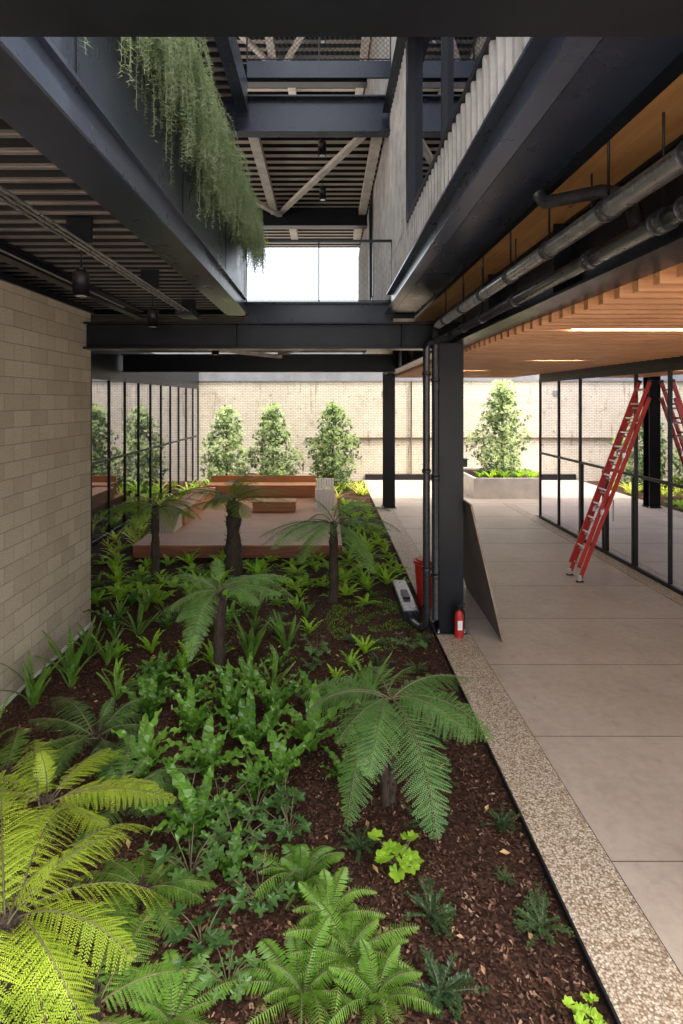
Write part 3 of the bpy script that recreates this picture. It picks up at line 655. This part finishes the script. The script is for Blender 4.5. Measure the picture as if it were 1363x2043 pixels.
for x,y,s in ((-.43,5.4,1.15),(-1.15,5.5,1.1),(-.15,5.9,1.15),(-.8,5.9,1.2),(-2.0,6.5,1),(-1.45,6.15,1.1),(-1.6,6.8,1.1),(-.6,6.5,1),(-1.1,6.55,1.15),(-1.1,4.75,.95),(-.1,6.6,.9),(-2.1,7.2,1),(-.95,7.1,.9),(-1.75,5.5,.9),(0.15,5.4,.7),(-.65,5.2,.8),(-.75,4.35,.7)): put(nest,'birds_nest_fern',x,y,s)
for x,y,s in ((-3.45,6.7,1),(-3.3,7.4,1),(-3.35,8.1,.9),(-3.0,7.8,.9),(-2.9,8.8,.9),(-3.5,5.9,1)): put(swordT,'sword_fern',x,y,s)
pts=[]
def scatter(kinds,x0,x1,y0,y1,n,md,s0,s1,skip=None):
    c=0; tries=0
    while c<n and tries<n*30:
        tries+=1; x=U(x0,x1); y=U(y0,y1)
        if skip and skip(x,y): continue
        if any((x-a)**2+(y-bb)**2<md*md for a,bb in pts): continue
        pts.append((x,y)); c+=1; kind,name=random.choice(kinds); put(kind,name,x,y,U(s0,s1))
scatter([(sword,'sword_fern'),(nest,'birds_nest_fern'),(nestB,'birds_nest_fern'),(lob,'lobed_leaf_plant'),(swordT,'sword_fern')],-3.5,0.6,6.9,10.2,50,0.40,0.45,0.95,lambda x,y:(x>-0.1 and y>8.4))
scatter([(swordB,'sword_fern'),(nestB,'birds_nest_fern'),(swordB,'sword_fern'),(sword,'sword_fern')],-5.5,0.9,10.1,12.9,85,0.30,0.5,1.05)
scatter([(swordB,'sword_fern'),(nestB,'birds_nest_fern'),(nestB,'birds_nest_fern')],0.5,1.5,10.8,20,52,0.30,0.6,1.0)
scatter([(swordB,'sword_fern'),(nestG,'golden_strap_plant'),(nestB,'birds_nest_fern')],-5.6,-4.6,12.9,21,32,0.38,0.7,1.2)
scatter([(nestG,'golden_strap_plant'),(nestB,'birds_nest_fern'),(nestG,'golden_strap_plant')],-5.3,1.5,21,24,50,0.42,1.0,1.6)
scatter([(shrub,'leafy_shrub'),(lob,'lobed_leaf_plant')],0.2,1.5,6.9,8.6,9,0.35,0.6,1.0)
for i in range(14):
    me=random.choice(nestG+nestB); inst('golden_strap_plant',me,(U(5.7,8.3),U(21.15,22.0),0.70),U(0,6),U(0.7,1.0))
b=MB()
for i in range(6000):
    a=U(0,6.28); r=math.sqrt(R()); x=0.75+r*0.75*math.cos(a); y=9.4+r*1.2*math.sin(a)
    if noise.noise(Vector((x*3,y*3,1)))<-0.05: continue
    z=hh(x,y); d=Vector((U(-1,1),U(-1,1),U(0.5,1.5))).normalized()*U(0.015,0.035); s=Vector((U(-1,1),U(-1,1),0)).normalized()*0.006; p=Vector((x,y,z))
    b.face([p-s,p+s,p+d],L_BRIGHT if R()<0.4 else L_SWORD)
b.obj('groundcover_moss')
# ------------------------------------------------------------------ trees
def treemesh(H,Rr,seed):
    random.seed(seed); b=MB()
    b.tube([(0,0,-0.05),(0.02,0,H*0.3),(0,0.02,H*0.65),(0,0,H*0.93)],[0.07,0.055,0.035,0.01],BARK,8)
    lobes=[]
    for i in range(40):
        t=(i+0.5)/40; a=i*2.4+U(-.4,.4); z=H*(0.05+0.88*t); rad0=Rr*((1-t**2.6)**0.7)*(0.8+0.2*min(1,t*4)); rr=rad0*U(0.30,0.80)
        lobes.append((Vector((math.cos(a)*rr,math.sin(a)*rr,z)),Rr*U(0.28,0.50)*(1-0.42*t)))
        b.tube([(0,0,z-0.2),(math.cos(a)*rr*.5,math.sin(a)*rr*.5,z-0.05),(math.cos(a)*rr,math.sin(a)*rr,z)],[0.018,0.012,0.004],BARK,4,False)
    for (c0,r0) in lobes:
        for q in range(int(85*(r0/(Rr*0.4))**1.5)):
            d=Vector((U(-1,1),U(-1,1),U(-1,1))).normalized()*U(0.45,1.0)
            c=c0+d*r0; c.z=max(c.z,0.05)
            o=(d.normalized()+Vector((0,0,0.7))).normalized()
            mat=L_CON if (d.z>-0.1 and R()<0.85) else L_COND  # upper tufts mostly get the painted sunlit colour, undersides the shaded one
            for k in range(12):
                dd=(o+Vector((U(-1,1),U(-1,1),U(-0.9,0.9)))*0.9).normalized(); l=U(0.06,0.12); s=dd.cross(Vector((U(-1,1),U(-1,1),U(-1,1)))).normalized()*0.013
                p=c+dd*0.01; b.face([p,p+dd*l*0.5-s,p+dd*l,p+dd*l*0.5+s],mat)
    return b.mesh('podocarpus_tree')
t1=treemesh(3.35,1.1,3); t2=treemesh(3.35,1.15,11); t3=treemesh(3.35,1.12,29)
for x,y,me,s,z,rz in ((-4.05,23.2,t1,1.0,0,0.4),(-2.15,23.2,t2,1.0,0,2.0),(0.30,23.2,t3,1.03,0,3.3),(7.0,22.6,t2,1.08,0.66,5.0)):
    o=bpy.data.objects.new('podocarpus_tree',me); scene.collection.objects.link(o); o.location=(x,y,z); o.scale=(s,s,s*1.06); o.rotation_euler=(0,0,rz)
random.seed(21)
# ------------------------------------------------------------------ hanging vines
b=MB()
def strand(x,y,z,L,dens,wid=0.0038):
    n=int(L/0.028); p=Vector((x,y,z)); vx=U(0.0,0.8); vy=U(-0.4,0.4)
    stem=[p.copy()]
    for i in range(n):
        t=i/n; f=math.exp(-t*4)
        d=Vector((vx*f+U(-.15,.15),vy*f+U(-.15,.15),-1+1.25*f)).normalized(); p=p+d*0.028
        if p.x<-1.40: p.x=-1.40
        stem.append(p.copy())
        for k in range(dens):
            q=(Vector((U(-1,1),U(-1,1),U(-0.9,0.5)))).normalized()*U(0.022,0.05); s=q.cross(Vector((U(-1,1),U(-1,1),U(-1,1)))).normalized()*wid
            b.face([p-s,p+s,p+q],L_VINE)
    b.tube(stem[::4],0.0022,L_VINE,3,False)
for i in range(1350):
    y=U(3.5,9.9); cl=max(0,0.5+0.9*noise.noise(Vector((y*2.3,0.3,0))))
    strand(-1.43+U(0,0.14),y,6.70+U(-0.03,0.16),U(0.25,0.9)+cl*U(0,0.95),4)
for i in range(16): strand(-1.40,U(3.05,3.3),6.7,U(0.9,1.6),3,0.0025)
for i in range(16): strand(-1.40,U(3.55,4.2),6.7,U(1.0,1.6),3,0.0025)
b.obj('hanging_vines')
b=MB()
for (cx,cy,cz,n) in ((-1.25,9.8,6.45,60),(-1.0,10.0,10.75,50)):
    for i in range(n):
        p=Vector((cx+U(-.15,.2),cy+U(-.15,.15),cz+U(-.2,.15))); d=Vector((U(-1,1),U(-1,1),U(-.5,.6))).normalized()*U(0.05,0.08); s=d.cross(Vector((0,0.5,1))).normalized()*0.03
        b.face([p,p+d*0.6-s,p+d*1.2,p+d*0.6+s],L_BRIGHT)
b.obj('climbing_plant')
# ------------------------------------------------------------------ light
w=bpy.data.worlds.new("World"); scene.world=w; w.use_nodes=True; nt=w.node_tree
bg=nt.nodes['Background']; sky=nt.nodes.new('ShaderNodeTexSky'); sky.sky_type='NISHITA'; sky.sun_disc=False
sd=Vector((0.44,-0.20,0.87)).normalized()
el=math.asin(sd.z); azs=math.atan2(sd.x,sd.y)
sky.sun_elevation=el; sky.sun_rotation=azs; sky.air_density=1.3; sky.dust_density=5; sky.ozone_density=1.0
hs=nt.nodes.new('ShaderNodeHueSaturation'); hs.inputs['Saturation'].default_value=0.4
nt.links.new(sky.outputs[0],hs.inputs['Color']); nt.links.new(hs.outputs[0],bg.inputs[0]); bg.inputs[1].default_value=0.72
sl=bpy.data.lights.new('sun','SUN'); sl.energy=5; sl.angle=rad(0.5); sl.color=(1,0.95,0.86)
so=bpy.data.objects.new('sun',sl); scene.collection.objects.link(so); so.rotation_euler=sd.to_track_quat('Z','Y').to_euler()
# ------------------------------------------------------------------ camera
cd=bpy.data.cameras.new('camera'); co=bpy.data.objects.new('camera',cd); scene.collection.objects.link(co)
co.location=(0,0,3.6); co.rotation_euler=(rad(90),0,0); cd.lens=20.0; cd.sensor_width=36; cd.sensor_fit='AUTO'
cd.shift_x=0.0154; cd.shift_y=-0.108; cd.clip_end=2000; cd.clip_start=0.05
scene.camera=co
scene.view_settings.view_transform='Standard'; scene.view_settings.look='None'; scene.view_settings.exposure=0
